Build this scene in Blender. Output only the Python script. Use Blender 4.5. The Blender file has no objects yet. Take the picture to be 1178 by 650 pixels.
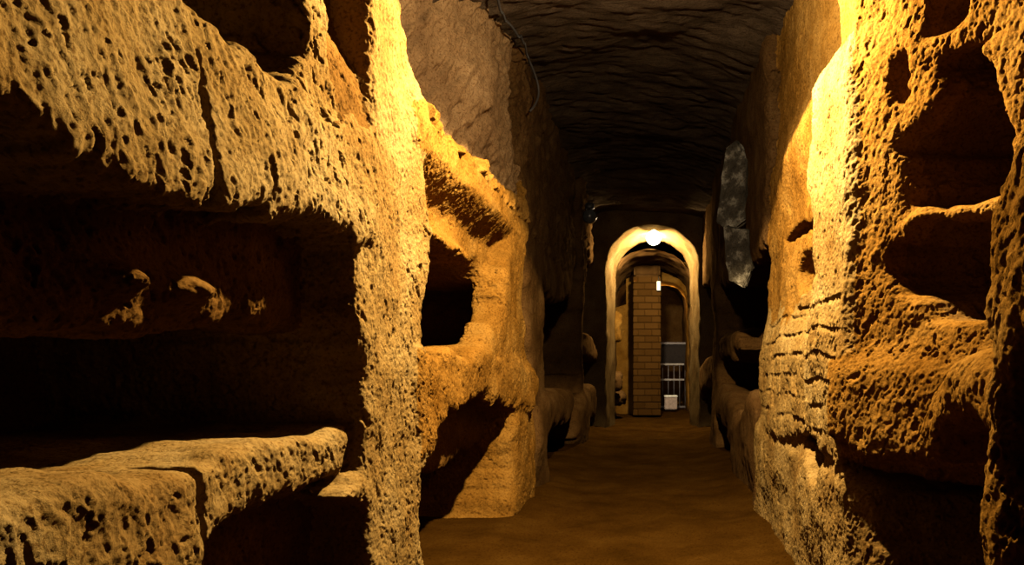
import bpy, bmesh, math, random
import numpy as np
from mathutils import Vector, Matrix

random.seed(7)
C = bpy.context.scene.collection
SC = bpy.context.scene

# ------------------------------------------------------------------ camera, light, exposure
# metres; the gallery runs along +Y, eye height 0.95 m
W, H, F = 1178.0, 650.0, 900.0
VPX, VPY = 750.0, 415.0
EYE = 0.95
cam_d = bpy.data.cameras.new('camera')
cam = bpy.data.objects.new('camera', cam_d)
C.objects.link(cam)
cam.location = (0, 0, EYE)
cam.rotation_euler = (math.pi / 2, 0, 0)
cam_d.sensor_width = 36.0
cam_d.lens = 36.0 * F / W
cam_d.shift_x = (W / 2 - VPX) / W
cam_d.shift_y = (VPY - H / 2) / W
cam_d.clip_start = 0.02
SC.camera = cam

SC.view_settings.view_transform = 'Standard'
SC.view_settings.look = 'None'
SC.view_settings.gamma = 1.0
SC.view_settings.use_curve_mapping = False
SC.view_settings.exposure = 0.0

world = bpy.data.worlds.new('world')
world.use_nodes = True
world.node_tree.nodes['Background'].inputs[0].default_value = (0.0, 0.0, 0.0, 1)
world.node_tree.nodes['Background'].inputs[1].default_value = 0.0
SC.world = world


def lamp(name, loc, energy, color, radius, kind='POINT', size=None, blend=0.1, aim=None):
    d = bpy.data.lights.new(name, kind)
    d.energy = energy
    d.color = color
    d.shadow_soft_size = radius
    o = bpy.data.objects.new(name, d)
    o.location = loc
    if kind == 'SPOT':
        d.spot_size = math.radians(size)
        d.spot_blend = blend
        if aim is not None:
            o.rotation_euler = (Vector(aim) - Vector(loc)).to_track_quat('-Z', 'Y').to_euler()
    C.objects.link(o)
    return o


# shaded lamp of the near gallery: hangs just above the picture, its shade keeps the light below about 2.1 m
lamp('gallery_lamp', (0.06, 2.90, 2.46), 1350, (1.0, 0.75, 0.41), 0.022, 'SPOT', 151, 0.08)
# added fill point, shining all round, to lift the ceiling and upper rock
lamp('gallery_fill', (0.06, 2.90, 2.52), 260, (1.0, 0.82, 0.58), 0.05)

# ------------------------------------------------------------------ noise
def hash3(x, y, z, seed):
    with np.errstate(over='ignore'):
        h = (x.astype(np.uint32) * np.uint32(0x8da6b343)) ^ (y.astype(np.uint32) * np.uint32(0xd8163841)) ^ (z.astype(np.uint32) * np.uint32(0xcb1ab31f))
        h = h + np.uint32((seed * 0x9e3779b9) & 0xffffffff)
        h ^= h >> np.uint32(15)
        h *= np.uint32(0x2c1b3c6d)
        h ^= h >> np.uint32(12)
        h *= np.uint32(0x297a2d39)
        h ^= h >> np.uint32(15)
    return (h.astype(np.float32) / np.float32(2147483648.0)) - np.float32(1.0)


def _fade(t):
    return t * t * (3 - 2 * t)


def gnoise(xs, ys, zs, s, seed):
    """value noise on the grid xs * ys * zs with lattice spacing s (three numbers or one)"""
    sx, sy, sz = (s, s, s) if np.isscalar(s) else s
    out = None
    ax = []
    for c, q in ((xs, sx), (ys, sy), (zs, sz)):
        t = np.asarray(c, np.float32) / q
        i = np.floor(t).astype(np.int64)
        ax.append((i, _fade((t - i).astype(np.float32))))
    ux, uy, uz = [np.arange(i.min(), i.max() + 2) for i, _ in ax]
    L = hash3(ux[:, None, None] + 5000, uy[None, :, None] + 5000, uz[None, None, :] + 5000, seed)
    (ix, fx), (iy, fy), (iz, fz) = ax
    a = ix - ux[0]
    L = L[a] * (1 - fx)[:, None, None] + L[a + 1] * fx[:, None, None]
    a = iy - uy[0]
    L = L[:, a] * (1 - fy)[None, :, None] + L[:, a + 1] * fy[None, :, None]
    a = iz - uz[0]
    return L[:, :, a] * (1 - fz) + L[:, :, a + 1] * fz


def pnoise(P, s, seed):
    """value noise at points"""
    s = np.asarray(s if not np.isscalar(s) else (s, s, s), np.float32)
    q = P / s
    i = np.floor(q).astype(np.int64)
    f = _fade((q - i).astype(np.float32))
    i = i + 5000
    r = np.zeros(len(P), np.float32)
    for dx in (0, 1):
        wx = f[:, 0] if dx else 1 - f[:, 0]
        for dy in (0, 1):
            wy = wx * (f[:, 1] if dy else 1 - f[:, 1])
            for dz in (0, 1):
                w = wy * (f[:, 2] if dz else 1 - f[:, 2])
                r += w * hash3(i[:, 0] + dx, i[:, 1] + dy, i[:, 2] + dz, seed)
    return r


def sstep(a, b, x):
    t = np.clip((x - a) / (b - a), 0, 1)
    return t * t * (3 - 2 * t)


# ------------------------------------------------------------------ solids of the rock
def smin(a, b, k):
    h = np.maximum(k - np.abs(a - b), 0) / k
    return np.minimum(a, b) - h * h * (k * 0.25)


def smax(a, b, k):
    return -smin(-a, -b, k)


def poly_sdf(poly, Y, Z):
    d = np.full(Y.shape, 1e9, np.float32)
    s = np.ones(Y.shape, np.float32)
    n = len(poly)
    for i in range(n):
        ay, az = poly[i]
        by, bz = poly[i - 1]
        ey, ez = by - ay, bz - az
        wy, wz = Y - ay, Z - az
        t = np.clip((wy * ey + wz * ez) / (ey * ey + ez * ez + 1e-12), 0, 1)
        d = np.minimum(d, (wy - ey * t) ** 2 + (wz - ez * t) ** 2)
        c1 = Z >= az
        c2 = Z < bz
        c3 = ey * wz > ez * wy
        flip = (c1 & c2 & c3) | (~c1 & ~c2 & ~c3)
        s = np.where(flip, -s, s)
    return s * np.sqrt(d)


# each entry: label key, outline in (Y, Z), face x (number or function of Y, Z), edge roundness, edge raggedness
LEFT, RIGHT = [], []
LCARVE, RCARVE = [], []


def add(side, key, poly, face, k=0.035, rag=1.0, blend=0.04):
    side.append((key, poly, face, k, rag, blend))


def carve(side, poly, face, k=0.025, rag=0.6):
    side.append((poly, face, k, rag))


bump = lambda t, c, w: np.exp(-((t - c) / w) ** 2)
# ---- left wall (face about x = -0.85)
add(LEFT, 'L_lintel1', [(0, 1.03), (2.3, 1.03), (2.35, 1.36), (0, 1.36)], lambda y, z: -1.01 - 0.04 * sstep(1.38, 1.24, y) + 0.07 * bump(z, 1.10, 0.032) * (bump(y, 1.43, 0.055) + bump(y, 1.66, 0.075)), 0.06)
add(LEFT, 'L_lintel1', [(0, -0.1), (2.5, -0.1), (2.5, 0.64), (0, 0.64)], lambda y, z: -1.06 + 0.04 * np.sin(y * 5 + z * 4), 0.05)
add(LEFT, 'L_lintel1', [(2.05, 1.5), (2.45, 1.5), (2.45, 2.7), (2.05, 2.7)], lambda y, z: -0.985 + 0 * y + 0.115 * sstep(2.02, 1.68, z), 0.05)
add(LEFT, 'L_band1', [(0, 1.255), (0.9, 1.26), (1.4, 1.265), (1.9, 1.285), (2.36, 1.30), (2.36, 1.66), (2.15, 1.63), (1.7, 1.615), (0, 1.60)],
    lambda y, z: -0.865 + 0.0 * y + 0.03 * sstep(1.62, 1.3, z), 0.04, 1.7)
add(LEFT, 'L_mullion', [(1.86, 1.56), (2.28, 1.56), (2.15, 1.70), (2.11, 1.85), (2.10, 2.6), (1.95, 2.6), (1.97, 1.75)], -0.865, 0.04, 0.7)
add(LEFT, 'L_pier1', [(2.43, -.1), (2.41, .32), (2.37, .5), (2.22, .55), (2.20, .575), (2.34, .62), (2.35, .75), (2.26, .99), (2.23, 1.24), (2.21, 1.32), (2.3, 1.58),
     (2.40, 1.68), (2.40, 2.7), (2.76, 2.7), (2.78, 2.23), (2.88, 2.0), (3.0, 1.87), (2.95, 1.65), (2.94, 1.02), (3.44, .8), (2.92, .52), (2.91, -.1)],
    -0.85, 0.035, 0.7)
add(LEFT, 'L_ledge1', [(0, .57), (1.0, .55), (1.6, .55), (2.0, .60), (2.34, .60), (2.36, .70), (2.34, .752), (1.9, .762), (1.5, .742), (1.0, .752), (0, .745)],
    lambda y, z: -0.915 + 0.012 * np.sin(y * 6), 0.05, 0.45, 0.015)
add(LEFT, 'L_upper2', [(2.72, 1.85), (5.1, 1.90), (5.2, 2.1), (5.15, 2.3), (5.0, 2.62), (4.9, 3.3), (2.6, 3.3)],
    lambda y, z: -0.89 - 0.30 * sstep(4.3, 3.2, y), 0.06, 1.0, 0.05)
add(LEFT, 'L_band2', [(2.85, 1.43), (3.3, 1.42), (3.9, 1.45), (4.6, 1.49), (4.95, 1.55), (5.2, 1.85), (5.1, 1.97), (4.0, 1.93), (3.0, 1.89), (2.8, 1.88)],
    lambda y, z: -0.83 - 0.13 * sstep(1.76, 1.60, z) + 0.10 * bump(z, 1.44, 0.06) * sstep(4.1, 3.5, y), 0.05, 1.2)
add(LEFT, 'L_pier2', [(4.55, -.1), (5.40, -.1), (5.42, .7), (5.32, 1.0), (5.15, 1.5), (5.15, 2.1), (4.75, 1.75), (4.45, 1.47), (4.32, 1.2), (4.10, 1.06), (3.95, .95), (4.75, .7), (4.72, .3)],
    lambda y, z: -0.83 + 0.02 * sstep(1.0, 0.2, z), 0.09, 0.9)
add(LEFT, 'L_ledge2', [(2.85, 1.0), (4.0, .985), (4.9, .94), (5.36, .90), (5.44, .78), (5.3, .68), (5.05, .645), (4.4, .70), (3.9, .755), (3.45, .75), (2.85, .55)],
    lambda y, z: -0.83 + 0.045 * sstep(4.2, 5.2, y), 0.06, 1.3)
add(LEFT, 'L_lintel1', [(2.8, .47), (4.9, .45), (4.9, .85), (2.8, .85)], lambda y, z: -1.02 + 0 * y, 0.06)
add(LEFT, 'L_pier3', [(5.60, 0.55), (6.25, 0.6), (6.3, 3.3), (4.9, 3.3), (5.2, 2.0), (5.45, 1.65), (5.55, 1.2)], -0.86, 0.08, 1.0)
add(LEFT, 'L_ledge3', [(5.5, .30), (5.62, .66), (6.6, .70), (8.0, .67), (8.25, .52), (7.6, .33), (6.4, .42), (6.15, .28), (6.1, -.1), (5.75, -.1)],
    lambda y, z: -0.80 + 0.0 * y, 0.12, 1.0)
add(LEFT, 'L_pier4', [(8.9, -.1), (9.25, -.1), (9.2, 1.2), (9.25, 2.0), (9.4, 3.3), (8.9, 3.3), (8.95, 1.5)], -0.80, 0.07, 1.0)
add(LEFT, 'L_upper3', [(6.1, 1.55), (7.2, 1.45), (8.4, 1.6), (9.0, 2.0), (9.0, 3.3), (6.1, 3.3)], -0.88, 0.1, 1.2)
add(LEFT, 'L_ledge4', [(8.4, .12), (8.5, .45), (9.0, .58), (10.4, .62), (10.9, .45), (10.7, .15), (9.6, .2), (9.3, -.1), (8.8, -.1)], lambda y, z: -0.76 + 0 * y, 0.14, 1.0)
add(LEFT, 'L_ledge5', [(9.3, 1.0), (9.6, 1.28), (10.4, 1.3), (11.0, 1.15), (11.0, .95), (10.2, .98)], lambda y, z: -0.78 + 0 * y, 0.1, 1.0)
add(LEFT, 'L_upper3', [(9.4, 2.2), (10.2, 2.45), (11.1, 2.2), (11.1, 3.3), (9.3, 3.3)], -0.82, 0.08, 1.0)
carve(LCARVE, [(1.462, 1.22), (1.50, 1.22), (1.487, 1.40), (1.478, 1.53)], -1.0, 0.012, 0.3)
carve(LCARVE, [(1.60, 0.45), (1.645, 0.45), (1.632, 0.66), (1.615, 0.80), (1.598, 0.80), (1.612, 0.66)], -1.08, 0.010, 0.25)

carve(LCARVE, [(3.4, 1.02), (5.05, 1.0), (5.05, 1.40), (3.4, 1.42)], (1.0, 1.75), 0.04, 0.6)

# ---- right wall (face about x = 0.65, splaying away from the passage in front of the pier)
splay = lambda y: np.minimum(0.65 + 0.72 * np.maximum(2.68 - y, 0), 1.06)
add(RIGHT, 'R_wall', [(0.2, .60), (2.9, .60), (2.9, 3.3), (0.2, 3.3)], lambda y, z: splay(y) + 0.02 + 0 * z, 0.04, 0.6)
add(RIGHT, 'R_pier1', [(2.70, .55), (2.80, .60), (3.3, .60), (3.4, .60), (3.30, 1.2), (3.27, 3.3), (2.64, 3.3), (2.66, 1.0)],
    lambda y, z: splay(y) + 0.35 * sstep(2.0, 2.6, z) * sstep(3.6, 3.2, y), 0.035, 0.8)
add(RIGHT, 'R_rear', [(3.1, .60), (4.95, .545), (5.0, 1.0), (5.0, 3.3), (3.1, 3.3)],
    lambda y, z: 0.655 + 0.07 * sstep(0.95, 1.3, z) + 0.03 * sstep(4.2, 4.9, y) + 0.05 * sstep(2.0, 2.3, z), 0.04, 0.8, 0.02)
add(RIGHT, 'R_pier1', [(2.55, -.1), (2.52, .30), (2.60, .47), (2.72, .62), (4.95, .56), (4.98, -.1)],
    lambda y, z: splay(y) + 0.01 + 0.025 * sstep(0.50, 0.58, z) - 0.01 * sstep(0.3, 0, z), 0.03, 1.0)
add(RIGHT, 'R_mass', [(1.3, .74), (2.0, .70), (2.45, .665), (2.72, .66), (2.78, 1.0), (2.5, 1.075), (1.3, 1.07)],
    lambda y, z: splay(y) - 0.035 + 0.10 * sstep(0.90, 1.07, z), 0.05, 1.0)
add(RIGHT, 'R_knob', [(2.02, .75), (1.97, .69), (1.91, .72), (1.86, .79), (1.75, .815), (1.4, .82), (1.4, .97), (1.72, .955), (1.92, .915), (2.01, .84)], lambda y, z: 0.70 + 0 * y, 0.08, 0.35)
add(RIGHT, 'R_near', [(0.2, -.1), (1.53, -.1), (1.55, .25), (1.51, .5), (1.47, .7), (1.445, .95), (1.455, 1.27), (1.40, 1.34), (1.2, 1.38), (0.2, 1.40)], 0.63, 0.06, 1.0)
add(RIGHT, 'R_wall', [(0.2, -.1), (2.7, -.1), (2.7, .7), (0.2, .7)], lambda y, z: 1.22 + 0.25 * sstep(0.45, 0.38, z) + 0 * y, 0.05)
add(RIGHT, 'R_upper2', [(5.0, 1.7), (6.6, 1.6), (8.5, 1.75), (9, 3.3), (5.0, 3.3)], 0.72, 0.08, 1.0)
add(RIGHT, 'R_ledge2', [(4.95, -.1), (5.0, .62), (5.5, .72), (6.4, .5), (6.9, .65), (8.2, .70), (8.4, .4), (7.0, .3), (6.6, -.1)], lambda y, z: 0.68 + 0 * y, 0.12, 1.0)
add(RIGHT, 'R_pier2', [(8.3, -.1), (9.0, -.1), (8.9, 1.2), (9.0, 3.3), (8.3, 3.3), (8.4, 1.4)], 0.68, 0.08, 1.0)
add(RIGHT, 'R_ledge3', [(6.6, 1.05), (7.0, 1.22), (8.5, 1.2), (8.5, .98), (7.2, .95)], 0.72, 0.08, 1.0)
add(RIGHT, 'R_ledge4', [(8.9, .85), (9.4, 1.0), (10.6, 1.02), (11.1, .9), (11.1, .4), (10.4, .55), (9.4, .6)], lambda y, z: 0.68 + 0 * y, 0.12, 1.0)
add(RIGHT, 'R_upper2', [(8.9, 1.9), (11.1, 2.0), (11.1, 3.3), (8.9, 3.3)], 0.72, 0.08, 1.0)
add(RIGHT, 'R_shelf', [(1.5, 1.335), (2.5, 1.335), (2.52, 1.39), (2.48, 1.43), (1.5, 1.42)], lambda y, z: splay(y) - 0.015 + 0 * z, 0.03, 0.2)
# openings of the right splay
carve(RCARVE, [(2.42, 1.89), (2.36, 1.73), (2.46, 1.69), (2.545, 1.63), (2.52, 1.55), (2.48, 1.47), (2.3, 1.44), (2.19, 1.44), (2.21, 1.5), (2.26, 1.7), (2.30, 1.87)], 1.45, 0.03, 1.0)
carve(RCARVE, [(2.16, 1.90), (2.14, 1.6), (2.12, 1.42), (1.3, 1.42), (1.3, 1.9)], 1.45, 0.03, 0.8)
carve(RCARVE, [(2.555, 1.335), (2.3, 1.345), (1.54, 1.37), (1.54, 1.075), (2.30, 1.07), (2.42, 1.085), (2.44, 1.15), (2.52, 1.19), (2.575, 1.25)], 1.45, 0.03, 1.0)
carve(RCARVE, [(0.2, .2), (1.33, .15), (1.36, .5), (1.40, .93), (1.30, 1.01), (0.2, 1.02)], 0.95, 0.05, 0.9)
carve(RCARVE, [(2.50, 1.94), (2.55, 1.92), (2.57, 1.86), (2.56, 1.77), (2.52, 1.76), (2.49, 1.85)], 0.90, 0.03, 1.0)
carve(RCARVE, [(2.44, 2.06), (2.46, 1.95), (2.38, 1.97), (2.34, 2.03), (2.36, 2.10)], 1.0, 0.03, 1.0)
carve(RCARVE, [(3.08, .46), (3.12, .60), (3.30, .62), (3.62, .60), (3.45, .54), (3.22, .44)], 0.95, 0.025, 0.8)
carve(RCARVE, [(3.44, 1.30), (3.82, 1.28), (3.90, 1.37), (3.80, 1.46), (3.46, 1.49)], 0.98, 0.02, 0.9)
carve(RCARVE, [(3.44, 1.56), (4.3, 1.58), (4.3, 1.605), (3.44, 1.60)], 0.90, 0.012, 0.7)
carve(RCARVE, [(3.40, 1.20), (3.9, 1.18), (3.9, 1.20), (3.40, 1.225)], 0.85, 0.012, 0.7)
carve(RCARVE, [(3.36, 1.72), (3.70, 1.70), (3.74, 1.82), (3.42, 1.86)], 0.90, 0.03, 1.0)

KEYS = ['wall'] + []


def key_id(k):
    if k not in KEYS:
        KEYS.append(k)
    return KEYS.index(k)


def rock_field(xs, ys, zs, side, pieces, carves, back):
    """signed distance (negative inside rock) and piece ids on the grid"""
    Y, Z = np.meshgrid(ys, zs, indexing='ij')
    Y = Y.astype(np.float32)
    Z = Z.astype(np.float32)
    X = xs.astype(np.float32)[:, None, None] * side          # distance outwards from the axis
    z1 = np.zeros(1, np.float32)
    j = lambda s, seed: gnoise(z1, ys, zs, s, seed + (50 if side > 0 else 0))[0]
    rag = 0.022 * j(0.16, 1) + 0.014 * j(0.06, 2) + 0.008 * j(0.03, 3)
    wy, wz = 0.02 * j(0.3, 4), 0.02 * j(0.3, 5)
    d = np.broadcast_to((back + 0.03 * j(0.5, 6))[None] - X, (len(xs),) + Y.shape).astype(np.float32).copy()
    lab = np.zeros(d.shape, np.int8)
    for key, poly, face, k, rg, bl in pieces:
        py = [p[0] for p in poly]
        y0, y1 = min(py) - 0.15, max(py) + 0.15
        sl = np.where((ys >= y0) & (ys <= y1))[0]
        if len(sl) < 2:
            continue
        s = slice(sl[0], sl[-1] + 1)
        d2 = poly_sdf(poly, Y[:, :][s] + wy[s], Z[s] + wz[s]) + rg * rag[s]
        f = face(Y[s], Z[s]) if callable(face) else np.full(d2.shape, face, np.float32)
        f = np.abs(f).astype(np.float32)
        p = smax(np.broadcast_to(d2[None], (len(xs),) + d2.shape), f[None] - X, k)
        lab[:, s] = np.where(p < d[:, s], key_id(key), lab[:, s])
        d[:, s] = smin(d[:, s], p, bl)
    for poly, depth, k, rg in carves:
        py = [p[0] for p in poly]
        sl = np.where((ys >= min(py) - 0.1) & (ys <= max(py) + 0.1))[0]
        if len(sl) < 2:
            continue
        s = slice(sl[0], sl[-1] + 1)
        d2 = poly_sdf(poly, Y[s] + wy[s], Z[s] + wz[s]) + rg * rag[s]
        dr = depth if isinstance(depth, tuple) else (-9, abs(depth))
        c = smax(np.broadcast_to(d2[None], (len(xs),) + d2.shape), np.maximum(X - dr[1], dr[0] - X), 0.04)
        d[:, s] = smax(d[:, s], -c, k)
    sd = 20 if side > 0 else 10
    d += 0.026 * gnoise(xs, ys, zs, 0.34, sd + 1)
    d += 0.011 * gnoise(xs, ys, zs, 0.13, sd + 2)
    d += 0.005 * gnoise(xs, ys, zs, 0.055, sd + 3)
    return d, lab


def surface_nets(d, lab, xs, ys, zs):
    nx, ny, nz = d.shape
    s = d < 0
    c = s[:-1, :-1, :-1].astype(np.int8)
    for a in (0, 1):
        for b in (0, 1):
            for e in (0, 1):
                if a or b or e:
                    c = c + s[a:nx - 1 + a, b:ny - 1 + b, e:nz - 1 + e]
    act = (c > 0) & (c < 8)
    ii, jj, kk = np.nonzero(act)
    n = len(ii)
    idx = np.full(act.shape, -1, np.int32)
    idx[ii, jj, kk] = np.arange(n, dtype=np.int32)
    corner = {}
    for a in (0, 1):
        for b in (0, 1):
            for e in (0, 1):
                corner[a, b, e] = d[ii + a, jj + b, kk + e]
    acc = np.zeros((n, 3), np.float32)
    cnt = np.zeros(n, np.float32)
    for (p, q) in [((0, 0, 0), (1, 0, 0)), ((0, 1, 0), (1, 1, 0)), ((0, 0, 1), (1, 0, 1)), ((0, 1, 1), (1, 1, 1)),
                   ((0, 0, 0), (0, 1, 0)), ((1, 0, 0), (1, 1, 0)), ((0, 0, 1), (0, 1, 1)), ((1, 0, 1), (1, 1, 1)),
                   ((0, 0, 0), (0, 0, 1)), ((1, 0, 0), (1, 0, 1)), ((0, 1, 0), (0, 1, 1)), ((1, 1, 0), (1, 1, 1))]:
        dp, dq = corner[p], corner[q]
        m = (dp < 0) != (dq < 0)
        t = np.where(m, dp / np.where(m, dp - dq, 1), 0)
        for ax in range(3):
            acc[:, ax] += np.where(m, p[ax] + t * (q[ax] - p[ax]), 0)
        cnt += m
    acc /= cnt[:, None]
    h = np.array([xs[1] - xs[0], ys[1] - ys[0], zs[1] - zs[0]], np.float32)
    V = (np.stack([ii, jj, kk], 1) + acc) * h + np.array([xs[0], ys[0], zs[0]], np.float32)
    quads, ql = [], []
    for ax in range(3):
        lo = [slice(1, -1)] * 3
        hi = [slice(1, -1)] * 3
        lo[ax] = slice(0, -1)
        hi[ax] = slice(1, None)
        a, b = s[tuple(lo)], s[tuple(hi)]
        m = a != b
        e = np.array(np.nonzero(m))
        off = np.ones((3, 1), np.int64)
        off[ax] = 0
        e = e + off
        u, v = (ax + 1) % 3, (ax + 2) % 3
        du = np.zeros((3, 1), np.int64)
        dv = np.zeros((3, 1), np.int64)
        du[u] = 1
        dv[v] = 1
        q0, q1, q2, q3 = e - du - dv, e - dv, e, e - du
        Q = np.stack([idx[tuple(q)] for q in (q0, q1, q2, q3)], 1)
        inside_lo = a[m]
        Q = np.where(inside_lo[:, None], Q, Q[:, ::-1])
        ee = np.zeros((3, 1), np.int64)
        ee[ax] = 1
        lb = np.where(inside_lo, lab[tuple(e)], lab[tuple(e + ee)])
        quads.append(Q)
        ql.append(lb)
    Q = np.concatenate(quads)
    ql = np.concatenate(ql)
    ok = (Q >= 0).all(1)
    return V, Q[ok], ql[ok]


def vnormals(V, Q):
    a, b = V[Q[:, 2]] - V[Q[:, 0]], V[Q[:, 3]] - V[Q[:, 1]]
    fn = np.cross(a, b)
    N = np.zeros((len(V), 3))
    for j in range(4):
        for ax in range(3):
            N[:, ax] += np.bincount(Q[:, j], weights=fn[:, ax], minlength=len(V))
    return (N / (np.linalg.norm(N, axis=1, keepdims=True) + 1e-12)).astype(np.float32)


def subdivide(V, Q, ql):
    n = len(V)
    E = np.concatenate([np.stack([Q[:, i], Q[:, (i + 1) % 4]], 1) for i in range(4)])
    E = np.sort(E, 1)
    code = E[:, 0].astype(np.int64) * n + E[:, 1]
    u, inv = np.unique(code, return_inverse=True)
    mid = (V[u // n] + V[u % n]) * 0.5
    cen = V[Q].mean(1)
    m = len(Q)
    e = inv.reshape(4, m) + n
    cidx = np.arange(m) + n + len(u)
    out = [np.stack([Q[:, i], e[i], cidx, e[i - 1]], 1) for i in range(4)]
    return np.concatenate([V, mid, cen]).astype(np.float32), np.concatenate(out), np.tile(ql, 4)


def smooth(V, Q, it=1, f=0.5):
    n = len(V)
    for _ in range(it):
        A = np.zeros((n, 3))
        cnt = np.zeros(n)
        for j in range(4):
            for o in (1, 3):
                t = V[Q[:, (j + o) % 4]]
                for ax in range(3):
                    A[:, ax] += np.bincount(Q[:, j], weights=t[:, ax], minlength=n)
                cnt += np.bincount(Q[:, j], minlength=n)
        ok = cnt > 0
        V = V.copy()
        V[ok] += f * ((A[ok] / cnt[ok, None]) - V[ok]).astype(np.float32)
    return V


def rock_detail(V, N, seed, amp=1.0):
    """pick marks and pores cut into the stone; returns offset along the normal"""
    # leaning stroke coordinates: strokes run down and slightly towards the eye
    S = np.stack([V[:, 0], V[:, 1] + 0.35 * V[:, 2], V[:, 2]], 1)
    big = 0.65 + 0.35 * pnoise(V, 0.35, seed + 9)
    w = np.stack([pnoise(V, 0.028, seed + 20 + i) for i in range(3)], 1)
    S = S + 0.010 * w
    strokes = pnoise(S, (0.022, 0.013, 0.06), seed)
    n1 = pnoise(S, (0.020, 0.0145, 0.030), seed + 1)
    n2_ = pnoise(S, (0.0100, 0.0085, 0.012), seed + 2)
    n3 = pnoise(S, (0.045, 0.034, 0.075), seed + 4)
    n4 = pnoise(V, 0.0065, seed + 6)
    t = 0.44 * n1 + 0.40 * n2_ + 0.38 * n3 + 0.16 * n4
    up = np.clip(N[:, 2], 0, 1)
    soft = 1 - 0.75 * sstep(0.35, 0.8, up)
    o = 0.003 * strokes + 0.0030 * n2_ + 0.003 * n3 + 0.0016 * n4
    o -= 0.016 * sstep(0.22, 0.60, t) * big
    dress = (V[:, 0] > 0) * sstep(2.66, 2.76, V[:, 1]) * sstep(4.95, 4.8, V[:, 1]) * sstep(0.58, 0.66, V[:, 2]) * sstep(1.30, 1.15, V[:, 2])
    row = V[:, 2] / 0.098 + 0.32 * pnoise(V, 0.25, seed + 40)
    fr = row - np.floor(row)
    dash = pnoise(np.stack([V[:, 1], np.floor(row) * 7.0, V[:, 0]], 1), (0.022, 1.0, 1.0), seed + 41)
    patch = sstep(-0.45, 0.35, pnoise(V, 0.12, seed + 42))
    o = o - dress * (0.0075 * patch * sstep(0.70, 0.95, fr) + 0.011 * sstep(0.10, 0.55, dash) * sstep(0.1, 0.3, fr) * (1.2 - 0.5 * patch))
    rough = (V[:, 2] > 1.85) & (V[:, 1] > 2.9) & (V[:, 0] < 0)
    T = np.stack([V[:, 0], V[:, 1] - 0.6 * V[:, 2], V[:, 2] + 0.4 * V[:, 1]], 1)
    r = 0.022 * pnoise(T, (0.1, 0.06, 0.13), seed + 30) + 0.014 * pnoise(T, (0.04, 0.025, 0.055), seed + 31) + 0.012 * np.abs(pnoise(T, (0.08, 0.05, 0.1), seed + 32))
    o = np.where(rough, o * 0.6 + r, o)
    return amp * soft * o


def make_mesh(name, V, Q, N, mat):
    used = np.unique(Q)
    remap = np.zeros(len(V), np.int32)
    remap[used] = np.arange(len(used))
    v, q, nn = V[used], remap[Q], N[used]
    me = bpy.data.meshes.new(name)
    me.vertices.add(len(v))
    me.vertices.foreach_set('co', v.astype(np.float32).ravel())
    me.loops.add(len(q) * 4)
    me.loops.foreach_set('vertex_index', q.astype(np.int32).ravel())
    me.polygons.add(len(q))
    me.polygons.foreach_set('loop_start', (np.arange(len(q)) * 4).astype(np.int32))
    me.update(calc_edges=True)
    me.validate()
    me.polygons.foreach_set('use_smooth', np.ones(len(me.polygons), bool))
    if len(me.vertices) == len(nn):
        me.normals_split_custom_set_from_vertices(nn.tolist())
    me.materials.append(mat)
    o = bpy.data.objects.new(name, me)
    C.objects.link(o)
    return o


# ------------------------------------------------------------------ materials
def nodes_of(name):
    m = bpy.data.materials.new(name)
    m.use_nodes = True
    nt = m.node_tree
    b = nt.nodes['Principled BSDF']
    return m, nt, b


def ramp(nt, fac, stops):
    r = nt.nodes.new('ShaderNodeValToRGB')
    while len(r.color_ramp.elements) < len(stops):
        r.color_ramp.elements.new(0.5)
    for e, (p, c) in zip(r.color_ramp.elements, stops):
        e.position = p
        e.color = (*c, 1)
    nt.links.new(fac, r.inputs[0])
    return r.outputs[0]


def noise_node(nt, scale, detail=6, rough=0.6, stretch=None):
    tc = nt.nodes.new('ShaderNodeTexCoord')
    src = tc.outputs['Object']
    if stretch:
        mp = nt.nodes.new('ShaderNodeMapping')
        mp.inputs['Scale'].default_value = stretch
        nt.links.new(src, mp.inputs[0])
        src = mp.outputs[0]
    n = nt.nodes.new('ShaderNodeTexNoise')
    n.inputs['Scale'].default_value = scale
    n.inputs['Detail'].default_value = detail
    n.inputs['Roughness'].default_value = rough
    nt.links.new(src, n.inputs['Vector'])
    return n.outputs['Fac']


def stone(name, dark, mid, pale, bump_s=0.75, scale=3.2, stretch=None, bump_scale=75, bump_dist=0.012):
    m, nt, b = nodes_of(name)
    col = ramp(nt, noise_node(nt, scale, 8, 0.65), [(0.30, dark), (0.5, mid), (0.70, pale)])
    spk = ramp(nt, noise_node(nt, 95, 4, 0.7), [(0.36, (0.42, 0.34, 0.26)), (0.47, (0.95, 0.93, 0.9)), (0.7, (1.15, 1.15, 1.15))])
    mx = nt.nodes.new('ShaderNodeMix')
    mx.data_type = 'RGBA'
    mx.blend_type = 'MULTIPLY'
    mx.inputs[0].default_value = 0.9
    nt.links.new(col, mx.inputs['A'])
    nt.links.new(spk, mx.inputs['B'])
    nt.links.new(mx.outputs['Result'], b.inputs['Base Color'])
    b.inputs['Roughness'].default_value = 0.95
    b.inputs['Specular IOR Level'].default_value = 0.0
    bp = nt.nodes.new('ShaderNodeBump')
    bp.inputs['Strength'].default_value = bump_s
    bp.inputs['Distance'].default_value = bump_dist
    nt.links.new(noise_node(nt, bump_scale, 7, 0.7, stretch), bp.inputs['Height'])
    nt.links.new(bp.outputs[0], b.inputs['Normal'])
    return m


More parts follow.
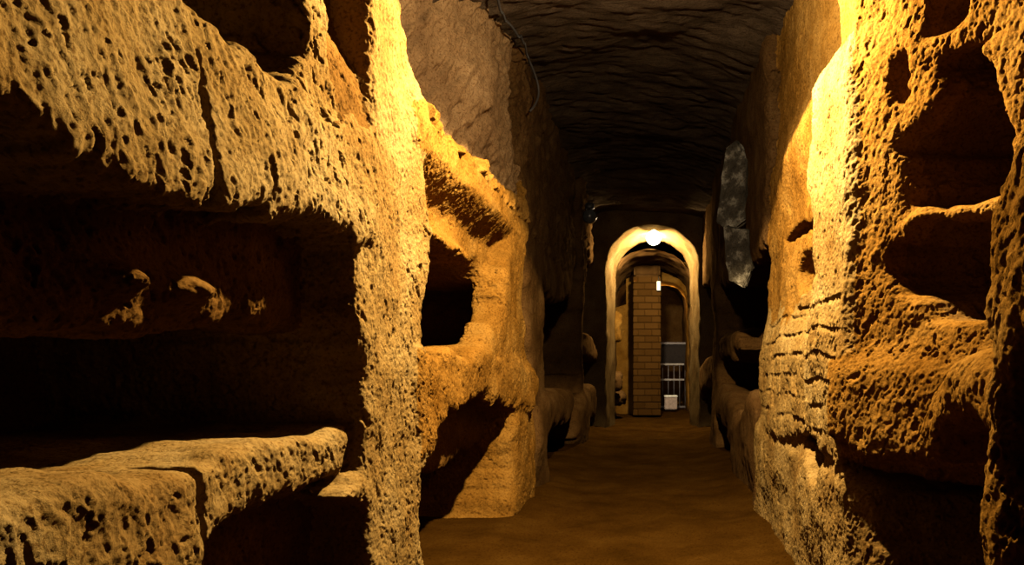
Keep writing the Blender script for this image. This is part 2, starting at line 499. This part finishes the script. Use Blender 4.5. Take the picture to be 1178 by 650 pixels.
def plain(name, color, rough=0.6, metal=0.0, var=0.25, scale=20):
    m, nt, b = nodes_of(name)
    lo = tuple(c * (1 - var) for c in color)
    hi = tuple(min(1, c * (1 + var)) for c in color)
    nt.links.new(ramp(nt, noise_node(nt, scale, 5), [(0.3, lo), (0.7, hi)]), b.inputs['Base Color'])
    b.inputs['Roughness'].default_value = rough
    b.inputs['Metallic'].default_value = metal
    b.inputs['Specular IOR Level'].default_value = 0.5 if rough < 0.3 else 0.15
    return m


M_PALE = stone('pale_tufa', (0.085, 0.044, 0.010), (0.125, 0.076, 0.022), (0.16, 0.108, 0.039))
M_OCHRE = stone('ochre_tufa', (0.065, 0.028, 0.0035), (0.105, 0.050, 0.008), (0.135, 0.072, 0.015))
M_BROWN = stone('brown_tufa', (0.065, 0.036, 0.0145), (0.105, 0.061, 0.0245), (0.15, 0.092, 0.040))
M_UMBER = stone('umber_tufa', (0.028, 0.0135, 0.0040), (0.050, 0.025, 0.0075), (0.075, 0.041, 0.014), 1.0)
M_OCHRE2 = stone('darkened_tufa', (0.030, 0.016, 0.005), (0.050, 0.030, 0.010), (0.070, 0.045, 0.018))  # tufa darkened all over so the arch's unlit front reads as shade
M_DEEP = stone('shaded_tufa', (0.045, 0.021, 0.0045), (0.075, 0.037, 0.008), (0.105, 0.057, 0.015))  # darker tufa copy; the shade of niches and recesses is in its colour
M_CEIL = stone('ceiling_tufa', (0.022, 0.0143, 0.0072), (0.041, 0.0267, 0.014), (0.062, 0.042, 0.0235), 0.9, 3.0, (0.5, 1.5, 1.0), 24, 0.03)
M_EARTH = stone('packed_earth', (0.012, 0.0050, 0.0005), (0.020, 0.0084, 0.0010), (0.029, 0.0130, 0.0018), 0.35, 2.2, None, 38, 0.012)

# ------------------------------------------------------------------ tags
def tag(o, label=None, cat=None, group=None, kind=None):
    if label:
        o['label'] = label
    if cat:
        o['category'] = cat
    if group:
        o['group'] = group
    if kind:
        o['kind'] = kind
    return o


# ------------------------------------------------------------------ build the two walls
def zone(side, x0, x1, y0, y1, z0, z1, h, sub, pieces, carves, back):
    xs = np.arange(x0, x1 + h, h, dtype=np.float32)
    ys = np.arange(y0, y1 + h, h, dtype=np.float32)
    zs = np.arange(z0, z1 + h, h, dtype=np.float32)
    d, lab = rock_field(xs, ys, zs, side, pieces, carves, back)
    V, Q, ql = surface_nets(d, lab, xs, ys, zs)
    if sub:
        V, Q, ql = subdivide(V, Q, ql)
        V = smooth(V, Q, 1, 0.5)
    N = vnormals(V, Q)
    o = rock_detail(V, N, 300 if side > 0 else 200)
    V = V + N * o[:, None]
    N = vnormals(V, Q)
    return V, Q, ql, N


def wall(side, pieces, carves, back, zones):
    Vs, Qs, Ls, Ns = [], [], [], []
    base = 0
    for (y0, y1, h, sub) in zones:
        inner, outer = (0.42, back + 0.12)
        x0, x1 = (-outer, -inner) if side < 0 else (inner, outer)
        V, Q, ql, N = zone(side, x0, x1, y0, y1, -0.06, 3.15, h, sub, pieces, carves, back)
        Vs.append(V)
        Qs.append(Q + base)
        Ls.append(ql)
        Ns.append(N)
        base += len(V)
    return np.concatenate(Vs), np.concatenate(Qs), np.concatenate(Ls), np.concatenate(Ns)


INFO = {
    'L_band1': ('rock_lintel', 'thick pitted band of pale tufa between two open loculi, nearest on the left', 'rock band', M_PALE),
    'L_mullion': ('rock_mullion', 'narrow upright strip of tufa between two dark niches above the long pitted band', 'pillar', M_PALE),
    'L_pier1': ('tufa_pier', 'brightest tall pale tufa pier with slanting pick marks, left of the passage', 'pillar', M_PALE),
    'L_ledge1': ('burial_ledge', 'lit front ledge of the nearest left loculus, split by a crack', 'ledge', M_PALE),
    'L_upper2': ('rock_overhang', 'dull brown rock face above the golden band, meeting the ceiling', 'rock face', M_BROWN),
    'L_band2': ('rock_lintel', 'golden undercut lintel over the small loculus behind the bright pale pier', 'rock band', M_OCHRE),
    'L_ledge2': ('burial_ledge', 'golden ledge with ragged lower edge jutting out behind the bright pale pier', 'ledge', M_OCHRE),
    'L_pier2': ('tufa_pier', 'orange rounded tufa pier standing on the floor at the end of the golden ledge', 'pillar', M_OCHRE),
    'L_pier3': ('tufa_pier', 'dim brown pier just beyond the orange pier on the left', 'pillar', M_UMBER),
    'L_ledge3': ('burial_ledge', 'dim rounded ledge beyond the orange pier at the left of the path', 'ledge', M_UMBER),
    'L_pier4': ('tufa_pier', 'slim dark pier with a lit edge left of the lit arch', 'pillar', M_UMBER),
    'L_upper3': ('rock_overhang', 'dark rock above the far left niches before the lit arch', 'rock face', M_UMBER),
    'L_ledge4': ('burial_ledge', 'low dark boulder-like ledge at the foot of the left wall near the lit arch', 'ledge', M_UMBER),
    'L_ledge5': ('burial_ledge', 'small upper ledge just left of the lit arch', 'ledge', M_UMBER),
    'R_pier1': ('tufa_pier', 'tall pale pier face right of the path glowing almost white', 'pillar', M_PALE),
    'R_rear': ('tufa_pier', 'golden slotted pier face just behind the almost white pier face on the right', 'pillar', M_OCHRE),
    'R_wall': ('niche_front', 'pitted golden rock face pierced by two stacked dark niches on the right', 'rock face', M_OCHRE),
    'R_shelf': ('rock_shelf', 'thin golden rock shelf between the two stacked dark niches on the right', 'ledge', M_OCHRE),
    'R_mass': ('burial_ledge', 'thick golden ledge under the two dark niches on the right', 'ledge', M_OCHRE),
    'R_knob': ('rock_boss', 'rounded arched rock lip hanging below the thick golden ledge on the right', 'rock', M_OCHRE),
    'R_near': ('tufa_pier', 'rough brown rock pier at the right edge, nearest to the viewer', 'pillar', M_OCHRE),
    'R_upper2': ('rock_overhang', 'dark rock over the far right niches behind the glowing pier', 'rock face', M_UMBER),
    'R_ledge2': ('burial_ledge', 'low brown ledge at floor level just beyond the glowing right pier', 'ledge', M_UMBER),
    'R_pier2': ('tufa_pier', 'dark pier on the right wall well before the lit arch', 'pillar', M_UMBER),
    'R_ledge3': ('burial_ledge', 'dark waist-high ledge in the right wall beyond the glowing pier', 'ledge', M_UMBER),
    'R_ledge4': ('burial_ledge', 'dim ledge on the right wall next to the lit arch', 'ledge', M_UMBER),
}
ROCK = {}


def emit(Vs, Q, L, N, wall_name, wall_keys, wall_mat):
    if wall_name == 'wall_right':
        c = Vs[Q].mean(1)
        rw = KEYS.index('R_wall')
        L = np.where((L == rw) & ((c[:, 0] > splay(c[:, 1]) + 0.10) | (c[:, 2] < 0.62)), 0, L)  # deep and low faces join the wall and take its shade-darkened colour
    if wall_name == 'wall_right':
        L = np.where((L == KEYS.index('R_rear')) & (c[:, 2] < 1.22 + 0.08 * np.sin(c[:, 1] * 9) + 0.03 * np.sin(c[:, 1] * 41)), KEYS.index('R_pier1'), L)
    ids = [0] + [KEYS.index(k) for k in wall_keys if k in KEYS]
    m = np.isin(L, ids)
    w = make_mesh(wall_name, Vs, Q[m], N, wall_mat)
    tag(w, kind='structure')
    ROCK[wall_name] = w
    for i in np.unique(L[~m]):
        key = KEYS[i]
        nm, label, cat, mat = INFO[key]
        mm = L == i
        if mm.sum() < 30:
            continue
        if key == 'L_ledge1':
            root = bpy.data.objects.new(nm, None)
            root.location = (-0.95, 1.5, 0.56)
            C.objects.link(root)
            tag(root, label, cat)
            yc = Vs[Q].mean(1)[:, 1]
            for sel in (yc < 1.617, yc >= 1.617):
                o = make_mesh('ledge_block', Vs, Q[mm & sel], N, mat)
                o.parent = root
                o.matrix_parent_inverse = Matrix.Translation(-root.location)
            ROCK[key] = root
            continue
        o = make_mesh(nm, Vs, Q[mm], N, mat)
        tag(o, label, cat)
        ROCK[key] = o


V, Q, L, N = wall(-1, LEFT, LCARVE, 1.80, [(0.32, 3.15, 0.0078, True), (3.12, 5.45, 0.0115, True), (5.40, 11.15, 0.024, False)])
emit(V, Q, L, N, 'wall_left', ['L_lintel1'], M_DEEP)
KEYS[:] = ['wall']
V, Q, L, N = wall(1, RIGHT, RCARVE, 1.45, [(0.42, 3.45, 0.0082, True), (3.42, 5.15, 0.0115, True), (5.10, 11.15, 0.024, False)])
emit(V, Q, L, N, 'wall_right', [], M_DEEP)


# ------------------------------------------------------------------ floor and ceiling (height fields)
def field(name, xs, ys, fn, mat, up):
    X, Y = np.meshgrid(xs, ys, indexing='ij')
    Z = fn(X, Y)
    V = np.stack([X, Y, Z], 2).reshape(-1, 3).astype(np.float32)
    nx, ny = len(xs), len(ys)
    i = (np.arange(nx - 1)[:, None] * ny + np.arange(ny - 1)[None]).ravel()
    Q = np.stack([i, i + ny, i + ny + 1, i + 1], 1)
    if not up:
        Q = Q[:, ::-1]
    o = make_mesh(name, V, Q, vnormals(V, Q), mat)
    return tag(o, kind='structure')


def n2(X, Y, s, seed):
    P = np.stack([X.ravel(), Y.ravel(), np.zeros(X.size)], 1).astype(np.float32)
    return pnoise(P, s, seed).reshape(X.shape)


def floor_z(X, Y):
    edge = 0.05 * sstep(0.45, 0.85, np.abs(X + 0.05))
    return 0.016 * n2(X, Y, 0.5, 71) + 0.007 * n2(X, Y, 0.12, 72) + 0.003 * n2(X, Y, 0.045, 73) + edge - 0.02


def ceil_z(X, Y):
    zl = np.interp(Y, [0, 2.4, 3.0, 4.3, 5.0, 5.5, 11], [2.75, 2.72, 2.42, 2.60, 2.66, 2.78, 2.7])
    zr = np.interp(Y, [0, 2.9, 4.5, 5.2, 11], [2.85, 2.80, 2.75, 2.72, 2.7])
    t = np.clip((X + 0.9) / 1.65, 0, 1)
    side = zl * (1 - t) + zr * t
    crown = 0.38 * np.sqrt(np.clip(1 - ((X + 0.05) / 1.15) ** 2, 0, 1))
    z = side + crown
    z += 0.05 * n2(X, Y, 0.6, 81) + 0.016 * n2(X + 0.4 * Y, Y, (0.4, 0.16, 1), 82) + 0.015 * n2(X + 0.9 * Y, Y - 0.5 * X, (0.22, 0.055, 1), 83) + 0.007 * n2(X, Y, 0.045, 84)
    return z


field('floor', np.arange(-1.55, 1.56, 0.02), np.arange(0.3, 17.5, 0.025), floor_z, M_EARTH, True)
field('ceiling', np.arange(-1.15, 1.30, 0.02), np.arange(0.32, 11.3, 0.022), ceil_z, M_CEIL, False)


# ------------------------------------------------------------------ small builders
def mesh_obj(name, bm, mat, parent=None, smooth_=True):
    me = bpy.data.meshes.new(name)
    bmesh.ops.recalc_face_normals(bm, faces=bm.faces)
    bm.to_mesh(me)
    bm.free()
    for p in me.polygons:
        p.use_smooth = smooth_
    me.materials.append(mat)
    o = bpy.data.objects.new(name, me)
    C.objects.link(o)
    if parent is not None:
        o.parent = parent
    return o


def thing(name, loc, label, cat, group=None):
    o = bpy.data.objects.new(name, None)
    o.location = loc
    C.objects.link(o)
    return tag(o, label, cat, group)


def bm_box(bm, c, s, rot=None, bev=0.0):
    r = bmesh.ops.create_cube(bm, size=1.0)
    vs = r['verts']
    M = Matrix.Translation(Vector(c)) @ (rot.to_4x4() if rot else Matrix.Identity(4)) @ Matrix.Diagonal((*s, 1))
    bmesh.ops.transform(bm, matrix=M, verts=vs)
    if bev:
        es = list({e for v in vs for e in v.link_edges})
        bmesh.ops.bevel(bm, geom=es, offset=bev, segments=2, affect='EDGES')


def bm_tube(bm, pts, r, seg=10):
    pts = [Vector(p) for p in pts]
    rings = []
    for i, p in enumerate(pts):
        t = (pts[min(i + 1, len(pts) - 1)] - pts[max(i - 1, 0)]).normalized()
        a = t.orthogonal().normalized() if i == 0 else (rings_a - t * rings_a.dot(t)).normalized()
        rings_a = a
        b = t.cross(a)
        rings.append([bm.verts.new(p + (a * math.cos(2 * math.pi * k / seg) + b * math.sin(2 * math.pi * k / seg)) * r) for k in range(seg)])
    for u, v in zip(rings, rings[1:]):
        for k in range(seg):
            bm.faces.new((u[k], u[(k + 1) % seg], v[(k + 1) % seg], v[k]))
    bm.faces.new(rings[0][::-1])
    bm.faces.new(rings[-1])


def bm_lathe(bm, prof, seg=24, c=(0, 0, 0)):
    rings = []
    for r, z in prof:
        rings.append([bm.verts.new((c[0] + r * math.cos(2 * math.pi * k / seg), c[1] + r * math.sin(2 * math.pi * k / seg), c[2] + z)) for k in range(seg)])
    for u, v in zip(rings, rings[1:]):
        for k in range(seg):
            bm.faces.new((u[k], u[(k + 1) % seg], v[(k + 1) % seg], v[k]))
    bm.faces.new(rings[0][::-1])
    bm.faces.new(rings[-1])


def rough_up(o, amp, s, seed):
    me = o.data
    n = len(me.vertices)
    co = np.zeros(n * 3, np.float32)
    me.vertices.foreach_get('co', co)
    nn = np.zeros(n * 3, np.float32)
    me.vertex_normals.foreach_get('vector', nn)
    P, Nn = co.reshape(-1, 3), nn.reshape(-1, 3)
    P = P + Nn * (amp * pnoise(P, s, seed) + amp * 0.5 * pnoise(P, s * 0.4, seed + 1))[:, None]
    me.vertices.foreach_set('co', P.astype(np.float32).ravel())
    me.update()


# ------------------------------------------------------------------ arches of the far end
def arch_profile(hw, spring, top, xc=0.0, z0=-0.06, nj=26, na=40):
    """outline of an opening from the left foot over the crown to the right foot"""
    pts = [(xc - hw, z0 + (spring - z0) * i / nj) for i in range(nj)]
    for i in range(na + 1):
        a = math.pi - math.pi * i / na
        pts.append((xc + hw * math.cos(a), spring + (top - spring) * math.sin(a)))
    pts += [(xc + hw, spring + (z0 - spring) * (i + 1) / nj) for i in range(nj)]
    return pts


def arch_solid(name, stations, outer_w, outer_top, mat, seed, amp=0.02, face_seg=8, xc_o=0.0):
    """a wall pierced by a vaulted opening; stations = [(y, half width, spring, top, centre x), ...]"""
    bm = bmesh.new()
    rows = []
    y0 = stations[0][0]
    prof = lambda st: [Vector((x, st[0], z)) for x, z in arch_profile(st[1], st[2], st[3], st[4])]

    def push(p, y):
        # outward to the wall's rectangle
        x, z = p.x, p.z
        st = stations[0]
        if z <= st[2]:
            return Vector((outer_w * (1 if x > xc_o else -1), y, z))
        dx, dz = x - st[4], z - st[2]
        l = math.hypot(dx, dz)
        dx, dz = dx / l, dz / l
        t = min((outer_w / abs(dx)) if abs(dx) > 1e-5 else 1e9, ((outer_top - st[2]) / dz) if dz > 1e-5 else 1e9)
        return Vector((st[4] + dx * t, y, st[2] + dz * t))
    P0 = prof(stations[0])
    for i in range(face_seg, 0, -1):
        f = (i / face_seg) ** 1.5
        rows.append([p.lerp(push(p, y0 + 0.02), f) for p in P0])
    for st in stations:
        rows.append(prof(st))
    P1 = rows[-1]
    yb = stations[-1][0]
    for i in range(1, 4):
        rows.append([p.lerp(push(p, yb - 0.01), i / 3) for p in P1])
    vr = [[bm.verts.new(p) for p in r] for r in rows]
    for u, v in zip(vr, vr[1:]):
        for k in range(len(u) - 1):
            bm.faces.new((u[k], u[k + 1], v[k + 1], v[k]))
    o = mesh_obj(name, bm, mat)
    bpy.context.view_layer.update()
    rough_up(o, amp, 0.16, seed)
    return o


A = 0.01
st = []
for i in range(13):
    f = i / 12
    st.append((11.0 + 0.85 * f, 0.655 - 0.095 * f, 2.27 - 0.05 * f, 2.885 - 0.13 * f, A))
a1 = arch_solid('rock_arch', st, 1.5, 3.3, M_OCHRE2, 401, 0.022)
tag(a1, 'brightly lit rock arch across the passage with a lamp under its crown', 'arch')

# chamber behind the arch: side walls, vault and end wall
def shell(name, fn, nu, nv, mat, flip=False):
    U, Vv = np.meshgrid(np.linspace(0, 1, nu), np.linspace(0, 1, nv), indexing='ij')
    P = fn(U, Vv)
    V = P.reshape(-1, 3).astype(np.float32)
    i = (np.arange(nu - 1)[:, None] * nv + np.arange(nv - 1)[None]).ravel()
    Q = np.stack([i, i + nv, i + nv + 1, i + 1], 1)
    if flip:
        Q = Q[:, ::-1]
    N = vnormals(V, Q)
    V = V + N * (0.03 * pnoise(V, 0.3, 500) + 0.018 * pnoise(V, 0.1, 501))[:, None]
    return make_mesh(name, V, Q, vnormals(V, Q), mat)


def back_vault(U, Vv):
    a = math.pi * (1 - U)
    hw, sp, tp = 0.66, 2.05, 2.62
    x = np.where(U < 0.3, -hw, np.where(U > 0.7, hw, hw * np.cos(math.pi * (1 - (U - 0.3) / 0.4))))
    z = np.where(U < 0.3, -0.05 + (sp + 0.05) * U / 0.3, np.where(U > 0.7, -0.05 + (sp + 0.05) * (1 - U) / 0.3, sp + (tp - sp) * np.sin(np.pi * np.clip((U - 0.3) / 0.4, 0, 1))))
    y = 11.8 + 5.3 * Vv
    rec = np.zeros_like(y)
    for za, zb in ((0.10, 0.55), (0.78, 1.22), (1.48, 1.92)):
        for ya, yb in ((11.95, 12.95), (13.2, 14.1)):
            rec = np.maximum(rec, sstep(za, za + 0.06, z) * sstep(zb, zb - 0.06, z) * sstep(ya, ya + 0.08, y) * sstep(yb, yb - 0.08, y))
    x = x + np.sign(x) * np.where(np.abs(x) > 0.6, 0.5 * rec, 0)
    return np.stack([x, y, z], 2)


v2 = shell('wall_far_vault', back_vault, 160, 110, M_UMBER, True)
tag(v2, kind='structure')
v3 = shell('wall_end', lambda U, Vv: np.stack([-1.0 + 2.0 * U, 17.0 + 0 * U, -0.05 + 3.0 * Vv], 2), 40, 50, M_UMBER)
tag(v3, kind='structure')

st = [(14.25 + 0.45 * i / 6, 0.41 - 0.02 * i / 6, 1.98, 2.40 - 0.03 * i / 6, 0.25) for i in range(7)]
a2 = arch_solid('rock_arch', st, 0.72, 2.75, M_OCHRE, 431, 0.02, 5)
tag(a2, 'smaller dim arch seen through the lit arch, behind the block pier', 'arch')

# rubble ledges on the left behind the arch
def boulder(name, c, r, mat, seed, label, cat='ledge'):
    bm = bmesh.new()
    bmesh.ops.create_icosphere(bm, subdivisions=4, radius=1.0)
    for v in bm.verts:
        q = v.co.copy()
        m = max(abs(q.x), abs(q.y), abs(q.z))
        v.co = q.lerp(q / m, 0.35)
    bmesh.ops.transform(bm, matrix=Matrix.Diagonal((*r, 1)), verts=bm.verts)
    o = mesh_obj(name, bm, mat)
    bpy.context.view_layer.update()
    rough_up(o, 0.30 * min(r), 0.6 * min(r) + 0.03, seed)
    o.location = c
    return tag(o, label, cat)


boulder('rock_ledge', (-0.60, 12.3, 0.62), (0.13, 0.42, 0.16), M_UMBER, 511, 'pale rock ledge just inside the lit arch at its left jamb')
boulder('rock_ledge', (-0.56, 13.0, 0.34), (0.12, 0.34, 0.12), M_UMBER, 521, 'small low rock ledge at the foot of the block pier')
boulder('rock_ledge', (-0.60, 13.1, 1.50), (0.10, 0.14, 0.26), M_OCHRE, 531, 'whitish rock projection high on the left between the lit arch and the block pier', 'rock')

# ------------------------------------------------------------------ block pier
def block_material():
    m, nt, b = nodes_of('tufa_blocks')
    tc = nt.nodes.new('ShaderNodeTexCoord')
    sp = nt.nodes.new('ShaderNodeSeparateXYZ')
    nt.links.new(tc.outputs['Object'], sp.inputs[0])
    ad = nt.nodes.new('ShaderNodeMath')
    nt.links.new(sp.outputs[0], ad.inputs[0])
    nt.links.new(sp.outputs[1], ad.inputs[1])
    cb = nt.nodes.new('ShaderNodeCombineXYZ')
    nt.links.new(ad.outputs[0], cb.inputs[0])
    nt.links.new(sp.outputs[2], cb.inputs[1])
    br = nt.nodes.new('ShaderNodeTexBrick')
    br.inputs['Scale'].default_value = 1.0
    br.inputs['Brick Width'].default_value = 0.24
    br.inputs['Mortar Smooth'].default_value = 0.6
    br.inputs['Row Height'].default_value = 0.115
    br.inputs['Mortar Size'].default_value = 0.010
    br.inputs['Color1'].default_value = (0.040, 0.0185, 0.0042, 1)
    br.inputs['Color2'].default_value = (0.028, 0.0125, 0.0026, 1)
    br.inputs['Mortar'].default_value = (0.025, 0.0114, 0.0024, 1)
    nt.links.new(cb.outputs[0], br.inputs['Vector'])
    nt.links.new(br.outputs['Color'], b.inputs['Base Color'])
    b.inputs['Specular IOR Level'].default_value = 0.0
    b.inputs['Roughness'].default_value = 0.9
    bp = nt.nodes.new('ShaderNodeBump')
    bp.inputs['Strength'].default_value = 0.6
    bp.inputs['Distance'].default_value = 0.02
    bp.invert = True
    nt.links.new(br.outputs['Fac'], bp.inputs['Height'])
    nt.links.new(bp.outputs[0], b.inputs['Normal'])
    return m


M_BLOCK = block_material()
pier = thing('block_pier', (-0.085, 13.75, 0), 'square pier of coursed tufa blocks standing in the passage behind the lit arch', 'pillar')
bm = bmesh.new()
n = 21
for i in range(n):
    z = i * 0.115
    bm_box(bm, (random.uniform(-.004, .004), random.uniform(-.004, .004), z + 0.0565), (0.475, 0.40, 0.111), None, 0.010)
mesh_obj('shaft', bm, M_BLOCK, pier, False)
bm = bmesh.new()
bm_box(bm, (0, 0, 2.53), (0.46, 0.40, 0.24), None, 0.03)
bmesh.ops.subdivide_edges(bm, edges=list(bm.edges), cuts=3, use_grid_fill=True)
o = mesh_obj('rough_top', bm, M_UMBER, pier)

# ------------------------------------------------------------------ lamps
M_WHITE = plain('white_enamel', (0.75, 0.74, 0.72), 0.4)
M_DARKM = plain('dark_iron', (0.035, 0.032, 0.03), 0.5, 0.6)
M_CABLE = plain('cable_rubber', (0.022, 0.018, 0.014), 0.7)


def emissive(name, color, strength):
    m, nt, b = nodes_of(name)
    b.inputs['Base Color'].default_value = (0.9, 0.85, 0.75, 1)
    b.inputs['Emission Color'].default_value = (*color, 1)
    b.inputs['Emission Strength'].default_value = strength
    return m


M_BULB = emissive('lit_bulb', (1.0, 0.86, 0.55), 25)
al = thing('arch_lamp', (0.025, 11.30, 2.875), 'glowing bulb lamp hanging under the crown of the lit rock arch', 'lamp')
bm = bmesh.new()
bm_lathe(bm, [(0.03, 0.02), (0.035, 0.0), (0.030, -0.03), (0.024, -0.055)], 20)
mesh_obj('lamp_holder', bm, M_WHITE, al)
bm = bmesh.new()
bm_lathe(bm, [(0.020, -0.05), (0.05, -0.06), (0.085, -0.085), (0.105, -0.125), (0.108, -0.16), (0.095, -0.20), (0.065, -0.235), (0.02, -0.252)], 24)
mesh_obj('bulb', bm, M_BULB, al)
lamp('arch_lamp_light', (0.025, 11.45, 2.64), 640, (1.0, 0.80, 0.48), 0.05)

# white spot fixture on the pier's corner, shining down
sp_ = thing('spot_lamp', (0.115, 13.50, 2.32), 'small white cylindrical lamp at the top corner of the block pier', 'lamp')
bm = bmesh.new()
bm_lathe(bm, [(0.030, 0.0), (0.036, -0.01), (0.036, -0.15), (0.032, -0.16)], 20)
mesh_obj('housing', bm, M_WHITE, sp_)
bm = bmesh.new()
bm_tube(bm, [(0, 0, 0), (0, 0, 0.06), (0, 0.05, 0.08), (0, 0.08, 0.08)], 0.009)
mesh_obj('bracket', bm, M_DARKM, sp_)
lamp('chamber_light', (0.40, 14.85, 2.25), 30, (1.0, 0.66, 0.30), 0.05)

# unlit round lamp on the left wall before the arch
M_GLASS = plain('dark_glass', (0.03, 0.03, 0.03), 0.08)
dl = thing('globe_lamp', (-0.72, 9.05, 2.62), 'unlit round glass wall lamp with a bright rim reflection, high left of the lit arch', 'lamp')
bm = bmesh.new()
bm_lathe(bm, [(0.05, 0.15), (0.055, 0.10), (0.05, 0.085)], 20)
mesh_obj('lamp_cap', bm, M_DARKM, dl)
bm = bmesh.new()
bmesh.ops.create_uvsphere(bm, u_segments=28, v_segments=18, radius=0.085)
mesh_obj('globe', bm, M_GLASS, dl)

# ------------------------------------------------------------------ cable along the top of the left wall
pts = []
for i in range(60):
    f = i / 59
    y = 2.85 + 2.3 * f
    z = float(ceil_z(np.array([-0.80]), np.array([y]))[0]) - 0.05 + 0.012 * math.sin(f * 31)
    pts.append((-0.80 + 0.01 * math.sin(f * 17), y, z))
e = pts[-1]
for i in range(1, 14):
    a = i / 13
    pts.append((e[0] + 0.05 * math.sin(a * 3), e[1] + 0.10 * math.sin(a * math.pi), e[2] - 0.34 * a))
bm = bmesh.new()
bm_tube(bm, pts, 0.007, 8)
tag(mesh_obj('electric_cable', bm, M_CABLE), 'thin dark cable running where the left rock face meets the ceiling', 'cable')

# ------------------------------------------------------------------ slabs on the right wall
M_SLAB = stone('grey_slab', (0.012, 0.010, 0.007), (0.04, 0.034, 0.024), (0.26, 0.235, 0.18), 0.9, 7)


def slab(c, outline, thick, rot, seed, label):
    bm = bmesh.new()
    vs = [bm.verts.new((0, y, z)) for y, z in outline]
    f = bm.faces.new(vs)
    r = bmesh.ops.extrude_face_region(bm, geom=[f])
    bmesh.ops.translate(bm, vec=(-thick, 0, 0), verts=[v for v in r['geom'] if isinstance(v, bmesh.types.BMVert)])
    bmesh.ops.bevel(bm, geom=list(bm.edges), offset=0.008, segments=2, affect='EDGES')
    bmesh.ops.triangulate(bm, faces=bm.faces)
    bmesh.ops.subdivide_edges(bm, edges=list(bm.edges), cuts=2)
    o = mesh_obj('tile_slab', bm, M_SLAB, None, False)
    bpy.context.view_layer.update()
    rough_up(o, 0.03, 0.09, seed)
    o.location = c
    o.rotation_euler = rot
    return tag(o, label, 'slab', 'broken slabs on the right wall')


slab((0.645, 6.05, 2.04), [(-.12, .0), (-.10, .42), (.02, .62), (.11, .50), (.13, -.02), (.02, -.10)], 0.05, (0.05, 0.06, 0.95), 601, 'upper grey broken slab set on edge behind the glowing right pier')
slab((0.68, 5.8, 1.60), [(-.10, .02), (-.11, .30), (.10, .34), (.13, .16), (.10, -.05), (-.03, -.12)], 0.05, (0.0, -0.10, 0.8), 611, 'lower grey broken slab with a bright fleck behind the glowing right pier')

# ------------------------------------------------------------------ gate and box at the very end
M_GATE = plain('grey_metal', (0.10, 0.09, 0.10), 0.5, 0.3)
M_RAIL = plain('worn_rail_paint', (0.22, 0.2, 0.2), 0.5)
M_PANEL = plain('grey_panel', (0.012, 0.009, 0.009), 0.9)
gt = thing('metal_gate', (0.43, 15.3, 0.0), 'grey metal gate with bars and panel beyond the smaller arch', 'gate')
bm = bmesh.new()
for x in (-0.29, 0.29):
    bm_box(bm, (x, 0, 0.66), (0.04, 0.04, 1.30), None, 0.004)
for z in (0.05, 1.29):
    bm_box(bm, (0, 0, z), (0.62, 0.04, 0.04), None, 0.004)
mesh_obj('gate_frame', bm, M_GATE, gt, False)
for z in (0.58, 0.88):
    bm = bmesh.new()
    bm_box(bm, (-0.05, -0.012, z), (0.50, 0.03, 0.035), None, 0.004)
    mesh_obj('rail', bm, M_RAIL, gt, False)
for i in range(5):
    bm = bmesh.new()
    bm_tube(bm, [(-0.22 + 0.11 * i, 0, 0.05), (-0.22 + 0.11 * i, 0, 0.88)], 0.009, 8)
    mesh_obj('bar', bm, M_GATE, gt)
bm = bmesh.new()
bm_box(bm, (0, 0.01, 1.08), (0.56, 0.012, 0.38), None, 0.003)
mesh_obj('panel', bm, M_PANEL, gt, False)
M_BOX = plain('pale_plastic', (0.30, 0.23, 0.21), 0.6)
bx = thing('storage_box', (0.36, 15.02, 0.0), 'pale pinkish box on the floor in front of the far gate', 'box')
bm = bmesh.new()
bm_box(bm, (0, 0, 0.14), (0.24, 0.20, 0.24), None, 0.012)
mesh_obj('body', bm, M_BOX, bx, False)
bm = bmesh.new()
bm_box(bm, (0, 0, 0.272), (0.26, 0.22, 0.03), None, 0.008)
mesh_obj('lid', bm, M_WHITE, bx, False)
